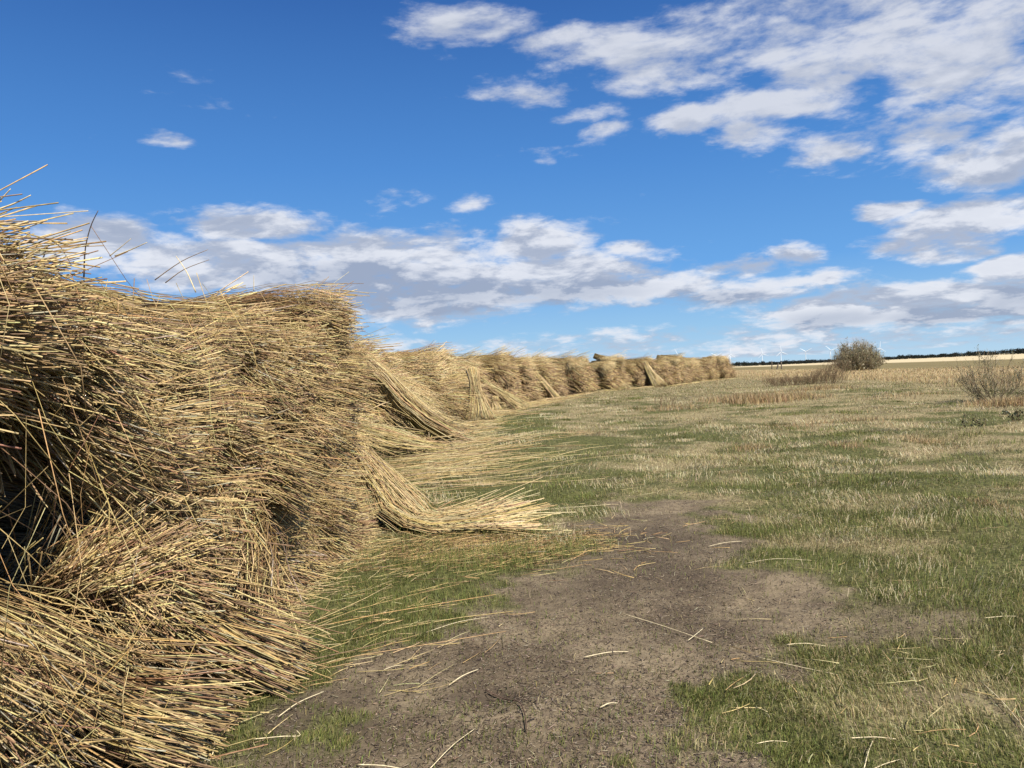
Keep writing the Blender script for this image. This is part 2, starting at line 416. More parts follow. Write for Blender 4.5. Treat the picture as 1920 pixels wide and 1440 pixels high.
def stalk_bundle(ctrl, n, r, K=5, sheath_shade=0.0, flat=1.0, wild=0.03, wildamp=0.25, ends=0.08, pal=NEAR_PAL, seed=0, jig=0.012, taper=0.8, disc=0.5):
    """ctrl: (centre, half width across, half height) along the bundle, root first and cut ends last"""
    rng = np.random.default_rng(seed)
    th = rng.random(n) * 6.2832; ro = rng.random(n) ** disc
    u, w = ro * np.cos(th), ro * np.sin(th)
    C = np.array([c[0] for c in ctrl], float); k = len(C)
    T = np.gradient(C, axis=0); T /= np.linalg.norm(T, axis=1, keepdims=True)
    P = []
    w1, w2 = np.clip(rng.normal(size=(2, n)), -1.7, 1.7)
    stray = rng.random(n) < wild
    for i in range(k):
        A = np.cross(T[i], (0.05, 0.02, 1.0))
        if np.linalg.norm(A) < 0.15: A = np.cross(T[i], (1.0, 0.05, 0))
        A /= np.linalg.norm(A); B = np.cross(A, T[i])
        f = i / (k - 1)
        ua = u * ctrl[i][1] + rng.normal(size=n) * jig; wb = w * ctrl[i][2] + rng.normal(size=n) * jig * flat
        ua = ua + stray * w1 * wildamp * f; wb = wb + stray * w2 * wildamp * f * flat
        p = C[i] + ua[:, None] * A + wb[:, None] * B
        P.append(p)
    P = np.array(P)
    e = np.clip(rng.normal(size=n), -2.2, 2.2) * ends + stray * rng.random(n) * wildamp * 0.6
    L = np.linalg.norm(P[-1] - P[-2], axis=1, keepdims=True)
    P[-1] = P[-1] + (P[-1] - P[-2]) / (L + 1e-6) * e[:, None]
    paths = catmull(P, np.linspace(0, k - 1, K))
    rr = r * (0.7 + 0.6 * rng.random(n))
    col = pick(pal, n, rng)
    v, f, c = tubes(paths, rr * taper, rr, col, np.clip(col * 1.15 + 0.03, 0, .7)[:, None, :], rng)
    if sheath_shade:  # brown leaf sheath behind the cut ends, doubling as painted shade inside the bundle
        k3 = c.reshape(n, K, 3, 3); has = (rng.random(n) < sheath_shade)[:, None, None]
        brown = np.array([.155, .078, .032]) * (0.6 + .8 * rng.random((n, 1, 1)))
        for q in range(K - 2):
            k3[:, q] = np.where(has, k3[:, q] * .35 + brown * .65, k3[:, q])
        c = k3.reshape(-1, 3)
    return v, f, c

def join(parts):
    V, F, C, o = [], [], [], 0
    for v, f, c in parts:
        V.append(v); F.append(f + o); C.append(c); o += len(v)
    return np.concatenate(V), np.concatenate(F), np.concatenate(C)

# ------------------------------------------------------------------ reed bundles: a few meshes shared by all copies
def bundle_ctrl(L, ry, rz, flare, droop, sway):
    return [((-L, 0, 0), ry * .55, rz * .55), ((-L * .6, sway * .3, .02), ry * .8, rz * .8), ((-.62, 0, .02), ry * .82, rz * .8),
            ((-.28, sway, -droop * .25), ry * .97, rz * .95), ((0, sway * 1.6, -droop), ry * (1 + flare), rz * (1 + flare * .7))]
LITTER_PAL = (np.array([(.52, .38, .18), (.36, .23, .10), (.22, .125, .055), (.62, .48, .25), (.13, .075, .04)]), [.28, .26, .2, .14, .12])
NEAR_KIND = []
for i in range(12):
    r = np.random.default_rng(100 + i)
    fl, dr = r.uniform(.0, .42), r.uniform(-.02, .2)
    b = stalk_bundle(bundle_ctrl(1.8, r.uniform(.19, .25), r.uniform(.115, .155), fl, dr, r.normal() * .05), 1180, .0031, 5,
                     wild=.32, wildamp=.17, ends=.09, seed=100 + i, jig=.025, sheath_shade=.92)
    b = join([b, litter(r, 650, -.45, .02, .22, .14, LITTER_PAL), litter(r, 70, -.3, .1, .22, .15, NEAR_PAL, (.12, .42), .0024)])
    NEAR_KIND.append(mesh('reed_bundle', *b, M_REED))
def kinds(n, seed, count, r, pals, ends, wild, size):
    out = []
    for i in range(n):
        g = np.random.default_rng(seed + i)
        b = stalk_bundle(bundle_ctrl(2.2, g.uniform(.44, .56) * size, g.uniform(.30, .38) * size, g.uniform(.0, .45), g.uniform(.0, .4), g.normal() * .12), count, r, 5,
                         wild=wild, wildamp=.35, ends=ends, seed=seed + i, jig=.03, pal=pals[i % len(pals)])
        out.append(mesh('reed_bundle', *b, M_REED))
    return out
BRUSH_PAL = (np.array([(.52, .36, .155), (.40, .26, .115), (.62, .46, .21), (.24, .145, .062), (.15, .09, .045)]), [.32, .28, .16, .15, .09])
MID_KIND = kinds(8, 200, 2000, .0062, [NEAR_PAL, FAR_PAL, PALE_PAL], .16, .13, .9)
FAR_KIND = kinds(8, 230, 1300, .011, [BRUSH_PAL, FAR_PAL], .14, .14, 1.0)

ORD = ['first', 'second', 'third', 'fourth', 'fifth', 'sixth', 'seventh', 'eighth', 'ninth', 'tenth', 'eleventh', 'twelfth', 'thirteenth',
       'fourteenth', 'fifteenth', 'sixteenth', 'seventeenth', 'eighteenth', 'nineteenth', 'twentieth']
ROWS = ['bottom row', 'second row up', 'third row up', 'fourth row up', 'fifth row up', 'sixth row up', 'top row']
GROUP_NEAR = 'reed bundles piled in the nearest stack'

HOLLOWS = [(6.1, 1.1, .45, .3), (2.75, 1.38, .42, .3), (3.25, .62, .34, .22), (2.65, .92, .36, .26), (3.55, 1.12, .34, .24), (3.95, 1.72, .34, .2), (6.6, .72, .34, .26), (4.7, 1.0, .3, .2), (5.0, 1.95, .3, .18), (7.6, 1.5, .3, .2), (7.7, 2.05, .25, .15), (5.3, .5, .3, .2)]   # where bundles slipped out
def near_stack():
    rng = np.random.default_rng(5)
    ncol, nlay = 16, 7
    # how far the face leans back with height, along the stack
    yk = [1.0, 3.5, 5.0, 6.2, 7.2, 8.2]; top = [-2.5, -1.97, -1.98, -1.95, -1.85, -1.78]; bot = [-2.3, -1.72, -1.78, -1.82, -1.76, -1.78]
    hk = [1.0, 2.3, 2.75, 3.1, 3.4, 4.0, 4.7, 5.6, 6.2, 6.9, 7.35, 7.8, 8.4]; hh = [1.6, 1.8, 2.0, 2.04, 2.10, 2.10, 2.02, 2.20, 2.20, 2.10, 2.26, 2.48, 2.50]
    for L in range(nlay):
        for c in range(ncol):
            y = 1.45 + c * .448 + (.21 if L % 2 else 0) + rng.normal() * .05
            if y > 8.45: continue
            H = np.interp(y, hk, hh) - .16
            z = .20 + (H - .20) * L / (nlay - 1) + rng.normal() * .035
            t = z / 2.3
            if any(((y - hy) / a_) ** 2 + ((z - hz) / b_) ** 2 < 1.5 for hy, hz, a_, b_ in HOLLOWS): continue
            x = np.interp(y, yk, bot) * (1 - t) + np.interp(y, yk, top) * t - .08 + np.clip(rng.normal(), -1.6, 1.7) * .10 + .20 * (vnoise(y * 1.0, z * 1.6, .62, 25) - .5) * 2
            yaw = rng.normal(-12, 28); pit = rng.normal(4, 15)
            if rng.random() < .14 and 0 < L < 4: pit = rng.uniform(24, 38); z += .06
            if L == 4: pit = min(pit, 8)
            if L < 2: pit += 6; x += .06
            if L > 4: pit = rng.normal(-3, 4); yaw = max(yaw, -30)
            o = obj('reed_bundle', NEAR_KIND[rng.integers(12)], loc=(x, y, max(z, .17)),
                    rot=(rng.normal() * .25 + (math.pi if rng.random() < .3 and 1 < L < 5 else 0), rad(pit), rad(yaw)),
                    scale=(1, 1 + rng.normal() * .06, 1 + rng.normal() * .06))
            if c < 4: o.rotation_euler.z = max(o.rotation_euler.z, rad(-16))
            k = ncol - 1 - c
            tag(o, 'reed bundle in the %s of the nearest stack, %s from its far end' % (ROWS[L], ORD[k] if k else 'outermost'),
                'reed bundle', GROUP_NEAR)
near_stack()
for i, (x, y, z, yaw) in enumerate([(-1.90, 2.98, 1.96, 4), (-1.97, 2.9, 2.07, -4)]):
    tag(obj('reed_bundle', NEAR_KIND[i + 3], loc=(x, y, z), rot=(0, rad(-3), rad(yaw))),
        ['reed bundle directly under the topmost one, left edge mound of the nearest stack', 'topmost reed bundle on the left edge mound of the nearest stack'][i], 'reed bundle', GROUP_NEAR)

def far_stacks():
    """the stacks that follow: bundles with their brushy ends to the track, some laid along the top"""
    rng = np.random.default_rng(9)
    s = np.interp(9.2, FACE[:, 1], ARC); end = ARC[-1]; s0 = s; colback = 0.0
    rest = []; col = 0; made = 0; stackno = 1; incol = 0
    gaps = [np.interp(v, FACE[:, 1], ARC) for v in (16.2, 25.0, 33.5, 43.8, 51.5, 58.5, 66.0, 75.0, 87.0)]
    names = ['second', 'third', 'fourth', 'fifth', 'sixth', 'seventh', 'eighth', 'ninth', 'tenth', 'last']
    levels = ['ground row', 'middle row', 'upper row', 'crest']
    while s < end:
        p = face(s); tdir = face_dir(s); yaw0 = math.degrees(math.atan2(-tdir[0], tdir[1]))   # axis to the track
        y = p[1]
        if stackno - 1 < len(gaps) and s > gaps[stackno - 1]:
            stackno += 1; incol = 0; s += .9 if p[1] > 34 else .5
            continue
        far = y > 34
        near_gap = min([abs(s - g) for g in gaps] + [9])
        lo = max([g for g in gaps if g <= s] + [s0]); hi = min([g for g in gaps if g > s] + [end]); u = (s - lo) / (hi - lo)
        H = 1.86 + .52 * math.sin(math.pi * min(max(u, 0), 1)) ** .7 * (.85 + .3 * vnoise(stackno, 0, 1, 44)) + .45 * (vnoise(s, 0, 1.7, 21) - .5)
        nl = 4 if not far else 4
        for L in range(nl):
            z = .36 + (H - .36 - .3) * L / (nl - 1) + rng.normal() * .06
            back = .14 * L * (1.4 if far else 2.4) + rng.normal() * .12 + 1.1 * math.exp(-near_gap ** 2 / .6) - (1.2 if far else .8) * (vnoise(s, L * .2, 1.8, 27) - .5)
            nrm = np.array([tdir[1], -tdir[0]])
            back += colback if far else .45
            q = p - nrm * back + tdir * rng.normal() * (.06 if far else .12)
            yaw = yaw0 + rng.normal(0, 9 if far else 22)
            pit = rng.normal(9, 5) if far else rng.normal(10 if L else 16, 10)
            if L == nl - 1 and rng.random() < .5:
                yaw = rng.normal(0, 25); pit = rng.normal(3, 3)
            if 33.5 < y < 43: yaw = rng.normal(-4, 9); pit = rng.normal(5, 6)
            sc = rng.uniform(.8, 1.1)
            me = FAR_KIND[rng.integers(8)] if far else MID_KIND[rng.integers(8)]
            if L == nl - 1 and far: me = MID_KIND[rng.choice([0, 2, 3, 5])]
            loc = (q[0], q[1], z + .12 * sc)
            rot = (rng.normal() * .3, rad(pit), rad(yaw))
            if made < 188:
                o = obj('reed_bundle', me, loc=loc, rot=rot, scale=(sc, sc, sc))
                k = stackno - 1
                tag(o, 'reed bundle, %s of the %s stack from the camera, %s from its near end' % (
                    levels[L], names[min(k, 9)], ORD[incol] if incol else 'first'), 'reed bundle', 'reed bundles in the stacks farther along the track')
                made += 1
            else:
                from mathutils import Matrix, Euler
                mw = Matrix.Translation(loc) @ Euler(rot).to_matrix().to_4x4() @ Matrix.Scale(sc, 4)
                rest.append((me, np.array(mw)))
        incol += 1
        s += .62 if not far else rng.uniform(.75, 1.4); colback = np.clip(rng.normal() * .3, -.5, .55)
    V = []
    cache = {}
    for me, mw in rest:
        if me.name not in cache:
            v = np.empty(len(me.vertices) * 3, np.float32); me.vertices.foreach_get('co', v)
            f = np.empty(len(me.loops), np.int32); me.loops.foreach_get('vertex_index', f)
            c = np.empty(len(me.vertices) * 4, np.float32); me.attributes['Col'].data.foreach_get('color', c)
            cache[me.name] = (v.reshape(-1, 3), f.reshape(-1, 3), c.reshape(-1, 4)[:, :3])
        v, f, c = cache[me.name]
        V.append((v @ mw[:3, :3].T + mw[:3, 3], f, c))
    print('bundles', made, 'rest', len(rest))
    if V:
        o = obj('distant_reed_bundles', mesh('distant_reed_bundles', *join(V), M_REED))
        tag(o, 'distant brownish reed bundles at the far end of the row of stacks', 'reed bundles', kind='stuff')
far_stacks()

# ------------------------------------------------------------------ burst, leaning and standing sheaves
def sheaf(name, label, ctrl, n, r, bind=None, cat='reed sheaf', group=None, **kw):
    base = np.array(ctrl[-1][0], float)
    e = bpy.data.objects.new(name, None); COL.objects.link(e); e.location = tuple(base); e.empty_display_size = .2
    tag(e, label, cat, group)
    c2 = [(tuple(np.array(c[0], float) - base),) + tuple(c[1:]) for c in ctrl]
    tag(obj('stalks', mesh('stalks', *stalk_bundle(c2, n, r, **kw), M_REED), e), kind='stuff')
    if bind is not None:
        c = np.array(c2[bind][0]); t = np.array(c2[bind + 1][0]) - np.array(c2[bind - 1][0]); t /= np.linalg.norm(t)
        A = np.cross(t, (0.1, 0.05, 1.0)); A = np.cross(t, (1, 0, 0)) if np.linalg.norm(A) < .15 else A
        A /= np.linalg.norm(A); B = np.cross(A, t)
        a = np.linspace(0, 2 * math.pi, 25)
        w, h = c2[bind][1] * 1.12, c2[bind][2] * 1.12
        P = c + np.cos(a)[:, None] * A * w + np.sin(a)[:, None] * B * h
        parts = []
        for dz in (-.02, 0.0, .02):
            parts.append(tubes((P + t * dz)[:, None, :], np.array([.012]), np.array([.012]), np.array([[.3, .2, .1]])))
        obj('binding', mesh('binding', *join(parts), M_TWINE), e)
    return e

# burst bundle spread over the ground at the foot of the near stack
sheaf('burst_sheaf', 'burst pale reed sheaf fanned out across the ground at the foot of the nearest stack',
      [((-1.95, 8.75, 1.0), .12, .08), ((-1.60, 8.6, .60), .2, .09), ((-1.22, 8.35, .2), .36, .07), ((-.95, 8.28, .06), .48, .03), ((-.6, 8.36, .06), .66, .03), ((-.32, 8.42, .08), .85, .05)],
      800, .0040, K=9, wild=.25, wildamp=.3, ends=.32, pal=PALE_PAL, seed=301, jig=.05, flat=.35, disc=.62)
# splayed sheaves slid down to the foot of the near stack
slid = [((-2.5, 2.45, .62), (-1.85, 2.85), 'lowest splayed sheaf of pale stalks slumped on the grass at the bottom left corner'),
        ((-2.6, 3.3, .55), (-1.52, 3.45), 'splayed sheaf slumped on the grass next to the bare soil, nearest stack'),
        ((-2.6, 4.1, .75), (-1.36, 4.25), 'wide splayed sheaf of bright stalks hanging over the green grass, nearest stack'),
        ((-2.7, 5.3, .55), (-1.85, 5.2), 'shaggy splayed sheaf at the dark hollow in the foot of the nearest stack'),
        ((-2.6, 6.3, .5), (-1.78, 6.2), 'splayed sheaf resting on green grass midway along the foot of the nearest stack'),
        ((-2.5, 7.3, .6), (-1.68, 7.2), 'splayed sheaf just left of the burst sheaf at the foot of the nearest stack')]
for i, (a, f, lab) in enumerate(slid):
    a = np.array(a); f = np.array(f); m = a[:2] * .35 + f * .65
    sheaf('splayed_sheaf', lab, [((a[0], a[1], a[2]), .18, .12), ((a[0] * .6 + f[0] * .4, a[1] * .6 + f[1] * .4, a[2] * .72), .24, .15),
                                 ((m[0], m[1], a[2] * .40), .28, .14), ((f[0], f[1], .08), .36, .09)],
          1700, .0036, K=6, wild=.10, wildamp=.18, ends=.09, seed=320 + i, jig=.02, group='splayed sheaves at the foot of the nearest stack')
# sheaves farther along the row
DR = dict(pal=PALE_PAL)
sheaf('draped_sheaf', 'long pale reed sheaf draped slantwise down the second stack to the grass',
      [((-3.9, 18.6, 2.35), .3, .2), ((-3.3, 18.6, 1.9), .38, .2), ((-2.7, 18.7, 1.1), .5, .2), ((-2.05, 18.9, .45), .6, .16), ((-1.45, 19.2, .12), .75, .1)],
      1300, .007, K=7, wild=.1, ends=.2, seed=341, jig=.03, **DR)
sheaf('draped_sheaf', 'low heap of pale loose reeds spread on the grass in front of the second stack',
      [((-3.4, 16.5, .6), .7, .2), ((-2.6, 16.4, .35), .9, .2), ((-1.9, 16.4, .18), 1.0, .12), ((-1.9, 16.6, .10), 1.0, .08)],
      260, .006, K=6, wild=.15, ends=.3, seed=342, jig=.04, **DR)
sheaf('standing_sheaf', 'upright reed sheaf with fanned foot leaning on the third stack',
      [((-1.45, 27.9, 1.9), .22, .18), ((-1.35, 27.7, 1.25), .16, .14), ((-1.25, 27.5, .6), .35, .25), ((-1.2, 27.3, .03), .62, .42)],
      900, .008, bind=1, K=6, wild=.06, ends=.05, seed=343, jig=.03, **DR)
sheaf('leaning_sheaf', 'leaning pale reed sheaf with its feet in the grass beside the small stump-like sheaf',
      [((-1.45, 34.6, 1.35), .4, .25), ((-.75, 34.5, .95), .22, .16), ((-.1, 34.4, .5), .26, .18), ((.45, 34.3, .06), .36, .22)],
      800, .009, bind=1, K=6, wild=.06, ends=.05, seed=344, jig=.03, **DR)
sheaf('standing_sheaf', 'small squat reed sheaf standing in the grass between two leaning sheaves',
      [((-.78, 34.0, .70), .12, .10), ((-.78, 33.95, .52), .15, .13), ((-.78, 33.9, .25), .24, .2), ((-.78, 33.9, .02), .31, .28)],
      600, .009, bind=1, K=5, wild=.02, ends=.02, seed=345, jig=.02, **DR)
sheaf('leaning_sheaf', 'single slim reed sheaf propped steeply against the fourth stack, dark gap beside it',
      [((1.35, 44.6, 1.72), .12, .1), ((1.7, 44.4, 1.2), .16, .14), ((2.15, 44.2, .6), .22, .18), ((2.55, 44.0, .03), .30, .24)],
      600, .011, bind=1, K=5, wild=.03, ends=.04, seed=346, jig=.02, **DR)
sheaf('leaning_sheaf', 'short pale fan of reeds slumped against the middle of the far stacks',
      [((8.0, 62.3, 1.5), .15, .15), ((8.35, 61.7, .9), .3, .25), ((8.9, 61.1, .03), .75, .4)],
      600, .014, K=5, wild=.03, ends=.05, seed=347, jig=.03, **DR)
sheaf('leaning_sheaf', 'tall pale fan of reeds slumped against the far stacks, widest at its foot',
      [((11.9, 68.6, 2.2), .2, .2), ((12.2, 68.0, 1.3), .35, .3), ((12.9, 67.3, .03), 1.0, .5)],
      700, .015, K=5, wild=.03, ends=.05, seed=348, jig=.03, **DR)

# ------------------------------------------------------------------ loose stalks on the grass and soil
def lying(x, y, ang, L, r, bend, z0, rng, K=4, tilt=None):
    """stalks lying on the ground -> paths (K,n,3)"""
    n = len(x); t = np.linspace(-.5, .5, K)[:, None]
    dx, dy = np.cos(ang), np.sin(ang)
    px = x + t * L * dx - bend * L * (t ** 2 - .08) * dy; py = y + t * L * dy + bend * L * (t ** 2 - .08) * dx
    z = height(px, py) + z0 + (0 if tilt is None else (t + .5) * L * tilt)
    return np.stack([px, py, z], 2)

def loose_straw():
    rng = np.random.default_rng(31); parts = []
    def batch(n, xs, ys, ang, angs, L, r, pal=PALE_PAL, keep=None, z=.012):
        x, y = xs, ys
        if keep is not None:
            k = keep(x, y); x, y = x[k], y[k]
        n = len(x)
        p = lying(x, y, rng.normal(ang, angs, n), rng.uniform(L[0], L[1], n), r, rng.normal(0, .22, n), z * .5 + rng.random(n) * z * 2.0, rng,
                  tilt=np.abs(rng.normal(0, .05, n)))
        rr = r * rng.uniform(.6, 1.3, n)
        parts.append(tubes(p, rr, rr * .7, pick(pal, n, rng), None, rng))
    # apron of short straw along the foot of the near stack
    n = 2200; y = rng.uniform(1.8, 9.6, n); fx = np.interp(y, FACE[:, 1], FACE[:, 0])
    batch(n, fx - .12 + np.abs(rng.normal(0, .24, n)) * (0.4 + .5 * vnoise(y, y * 0, .8, 3)), y, 0.15, .8, (.06, .36), .0032)
    n = 230; batch(n, rng.normal(-1.15, .42, n), rng.uniform(3.9, 6.4, n), .35, .7, (.05, .32), .0026)
    n = 6; batch(n, rng.normal(-1.05, .3, n), rng.uniform(4.2, 5.6, n), .55, .2, (.8, 1.5), .004)
    # brown chopped litter below the burst sheaf
    n = 1700; batch(n, rng.normal(-.35, .65, n), rng.normal(7.2, .42, n), .3, .9, (.05, .3), .003, pal=FAR_PAL)
    # straw drawn out over the grass behind the burst sheaf
    n = 560; y = rng.uniform(10.5, 20, n); batch(n, -2.3 + np.abs(rng.normal(0, 1.15, n)) + .03 * (y - 10), y, .1, .25, (.4, 1.7), .0045, z=.03)
    n = 110; y = rng.uniform(12, 17, n); batch(n, rng.normal(-1.6, .9, n), y, .15, .3, (.5, 1.8), .005, z=.06)
    n = 1200; y = rng.uniform(20, 45, n); batch(n, np.interp(y, FACE[:, 1], FACE[:, 0]) + np.abs(rng.normal(.1, .8, n)), y, .3, .5, (.4, 1.6), .008, z=.04)
    n = 260; s = rng.uniform(40, 100, n); P = np.array([face(v) for v in s]); batch(n, P[:, 0] + np.abs(rng.normal(0, .8, n)), P[:, 1] - np.abs(rng.normal(0, .8, n)), .3, .5, (.5, 1.8), .014, z=.04)
    # thin scatter on the right hand grass
    n = 260; batch(n, rng.uniform(.2, 5.5, n), rng.uniform(3, 14, n), .2, 1.2, (.04, .25), .0022, keep=lambda x, y: (soil(x, y) < .3) | (rng.random(len(x)) < .35))
    n = 60; batch(n, rng.uniform(.9, 2.6, n), rng.uniform(3.0, 4.4, n), .4, .9, (.05, .22), .0032)
    # stalks hanging and lying across the face of the near stack, every which way
    n = 420; y = rng.uniform(1.8, 8.5, n); z = rng.uniform(.15, 2.1, n)
    c = np.stack([-1.62 + rng.normal(0, .06, n), y, z], 1); a = rng.normal(0, 1.1, n)
    d = np.stack([rng.uniform(.1, .8, n), np.sin(a) * .7, -np.abs(np.cos(a)) * rng.choice([1, 1, -.6], n)], 1); d /= np.linalg.norm(d, axis=1, keepdims=True)
    ln = rng.uniform(.15, .7, n)[:, None]; bd = rng.normal(size=(n, 3)) * ln * .05
    rr = .0019 * rng.uniform(.6, 1.4, n)
    parts.append(tubes(np.array([c - d * ln * .6, c + bd, c + d * ln * .4]), rr, rr * .7, pick(NEAR_PAL, n, rng), None, rng))
    o = obj('loose_straw', mesh('loose_straw', *join(parts), M_REED))
    tag(o, 'loose broken reed straw strewn over grass at the foot of the stacks', 'straw', kind='stuff')
loose_straw()

def chaff():
    """tiny flecks, crumbs and dead roots over the bare soil"""
    rng = np.random.default_rng(37); n = 90000
    d = 2.7 * (10.5 / 2.7) ** rng.random(n); a = rng.uniform(-.75, .75, n)
    x, y = d * np.sin(a), d * np.cos(a)
    k = (rng.random(n) < soil(x, y) * (.35 + .9 * vnoise(x, y, .5, 41))) & ~behind_face(x, y); x, y = x[k], y[k]; n = len(x)
    L = rng.uniform(.006, .03, n) * np.where(rng.random(n) < .1, 2.2, 1)
    p = lying(x, y, rng.random(n) * 6.28, L, .002, rng.normal(0, .3, n), .002 + rng.random(n) * .006, rng, K=2, tilt=rng.normal(0, .25, n))
    pal = (np.array([(.40, .32, .22), (.26, .19, .13), (.10, .07, .05), (.05, .035, .028), (.17, .12, .07)]), [.18, .26, .25, .16, .15])
    rr = rng.uniform(.0008, .0022, n)
    o = obj('chaff', mesh('chaff', *tubes(p, rr, rr, pick(pal, n, rng), None, rng), M_REED))
    tag(o, 'fine chaff and crumbs over the bare trodden soil', 'chaff', kind='stuff')
chaff()

# stalks that stand out one by one
def single(name, label, pts, r, col, cat='reed stalk', group=None, taper=.7):
    P = np.array(pts, float); base = P[0].copy()
    K = max(6, len(P) * 3)
    path = catmull((P - base)[:, None, :], np.linspace(0, len(P) - 1, K))
    o = obj(name, mesh(name, *tubes(path, np.array([r]), np.array([r * taper]), np.array([col])), M_TWIG if cat == 'twig' else M_REED), loc=tuple(base))
    return tag(o, label, cat, group)

GS = 'single reed stalks lying on the ground'
def G(x, y, z=.012): return (x, y, float(height(np.array(x), np.array(y))) + z)
PALE = (.62, .52, .32)
SINGLES = [('long pale reed stalk slanting over the bare soil at the bottom of the picture', [(-0.414, 3.15), (-0.326, 3.3), (-0.237, 3.455)]),
 ('pale stalk lying flat at the bottom edge, left of the slanting stalk', [(-0.719, 3.195), (-0.605, 3.176), (-0.491, 3.157)]),
 ('bright straight stalk lying on the soil, middle of the track', [(0.333, 4.306), (0.472, 4.338), (0.591, 4.365)]),
 ('short pale stalk on the soil to the right of the bent twig', [(0.348, 3.657), (0.395, 3.682), (0.439, 3.707)]),
 ('faint stalk on the soil above the bent twig', [(-0.401, 3.994), (-0.334, 4.078), (-0.256, 4.18)]),
 ('pair-mate pale stalk on dark soil below the straw edge', [(-0.775, 4.195), (-0.721, 4.227), (-0.662, 4.266)]),
 ('long stalk stretched from the green patch to the track edge', [(-0.608, 4.806), (-0.419, 4.965), (-0.222, 5.113)]),
 ('bright stalk lying on grass right of the burst sheaf', [(1.785, 6.094), (2.035, 6.117), (2.307, 6.084)]),
 ('pale stalk at the edge where the soil meets the right grass', [(1.659, 6.76), (1.823, 6.811), (1.997, 6.884)]),
 ('long thin stalk lying across the soil from its middle to the green tufts', [(0.659, 5.053), (0.865, 4.807), (1.095, 4.467)]),
 ('long thin stalk lying across thin grass, right of the track', [(1.269, 4.223), (1.426, 4.055), (1.602, 3.925)]),
 ('short stalk lying level on soil above the thin grass', [(1.49, 4.362), (1.591, 4.34), (1.694, 4.31)]),
 ('stubby stalk standing out against dark soil at bottom right', [(1.323, 3.03), (1.392, 3.141), (1.467, 3.26)]),
 ('thick bright stalk at the bottom right corner of the track', [(1.317, 2.997), (1.398, 3.031), (1.49, 3.083)]),
 ('level stalk on thin grass near the bottom right', [(1.373, 3.289), (1.476, 3.264), (1.561, 3.251)]),
 ('pale stalk on grass at the right edge of the picture', [(2.781, 4.628), (2.89, 4.623), (2.985, 4.63)]),
 ('stalk slanting down to the right on grass near the right edge', [(2.225, 3.745), (2.17, 3.494), (2.121, 3.275)]),
 ('long bright stalk reaching right from the burst sheaf over the soil edge', [(-0.073, 8.728), (0.421, 8.875), (1.133, 9.122)]),
 ('lone stalk pointing right off the burst sheaf foot onto dark soil', [(-0.128, 8.012), (0.15, 8.005), (0.491, 8.097)]),
 ('crooked stalk at the bottom left edge of the soil', [(-1.253, 3.451), (-1.107, 3.447), (-1.037, 3.471), (-1.06, 3.504)]),
 ('thin stalk bent over the soil below the straw edge at left', [(-1.194, 3.67), (-1.128, 3.781), (-1.036, 3.923)]),
 ('pale stalk lying on thin green tufts by the soil, bottom middle', [(0.971, 4.538), (1.036, 4.614), (1.108, 4.732)]),
 ('pale stalk on the soil at lower right, before the green tuft', [(0.965, 3.269), (1.035, 3.272), (1.108, 3.28)])]
for lab, pts in SINGLES:
    single('reed_stalk', lab, [G(px, py, .014 + .01 * (i % 2)) for i, (px, py) in enumerate(pts)], .0032, PALE, group=GS)
# twig by the dug-up spot
single('bent_twig', 'thin dark bent twig lying on the bare soil by a small hollow', [G(*p, .018) for p in [(-0.21, 3.952), (-0.113, 3.875), (-0.041, 3.728), (-0.013, 3.579), (-0.006, 3.412)]], .0048, (.10, .065, .045), 'twig')
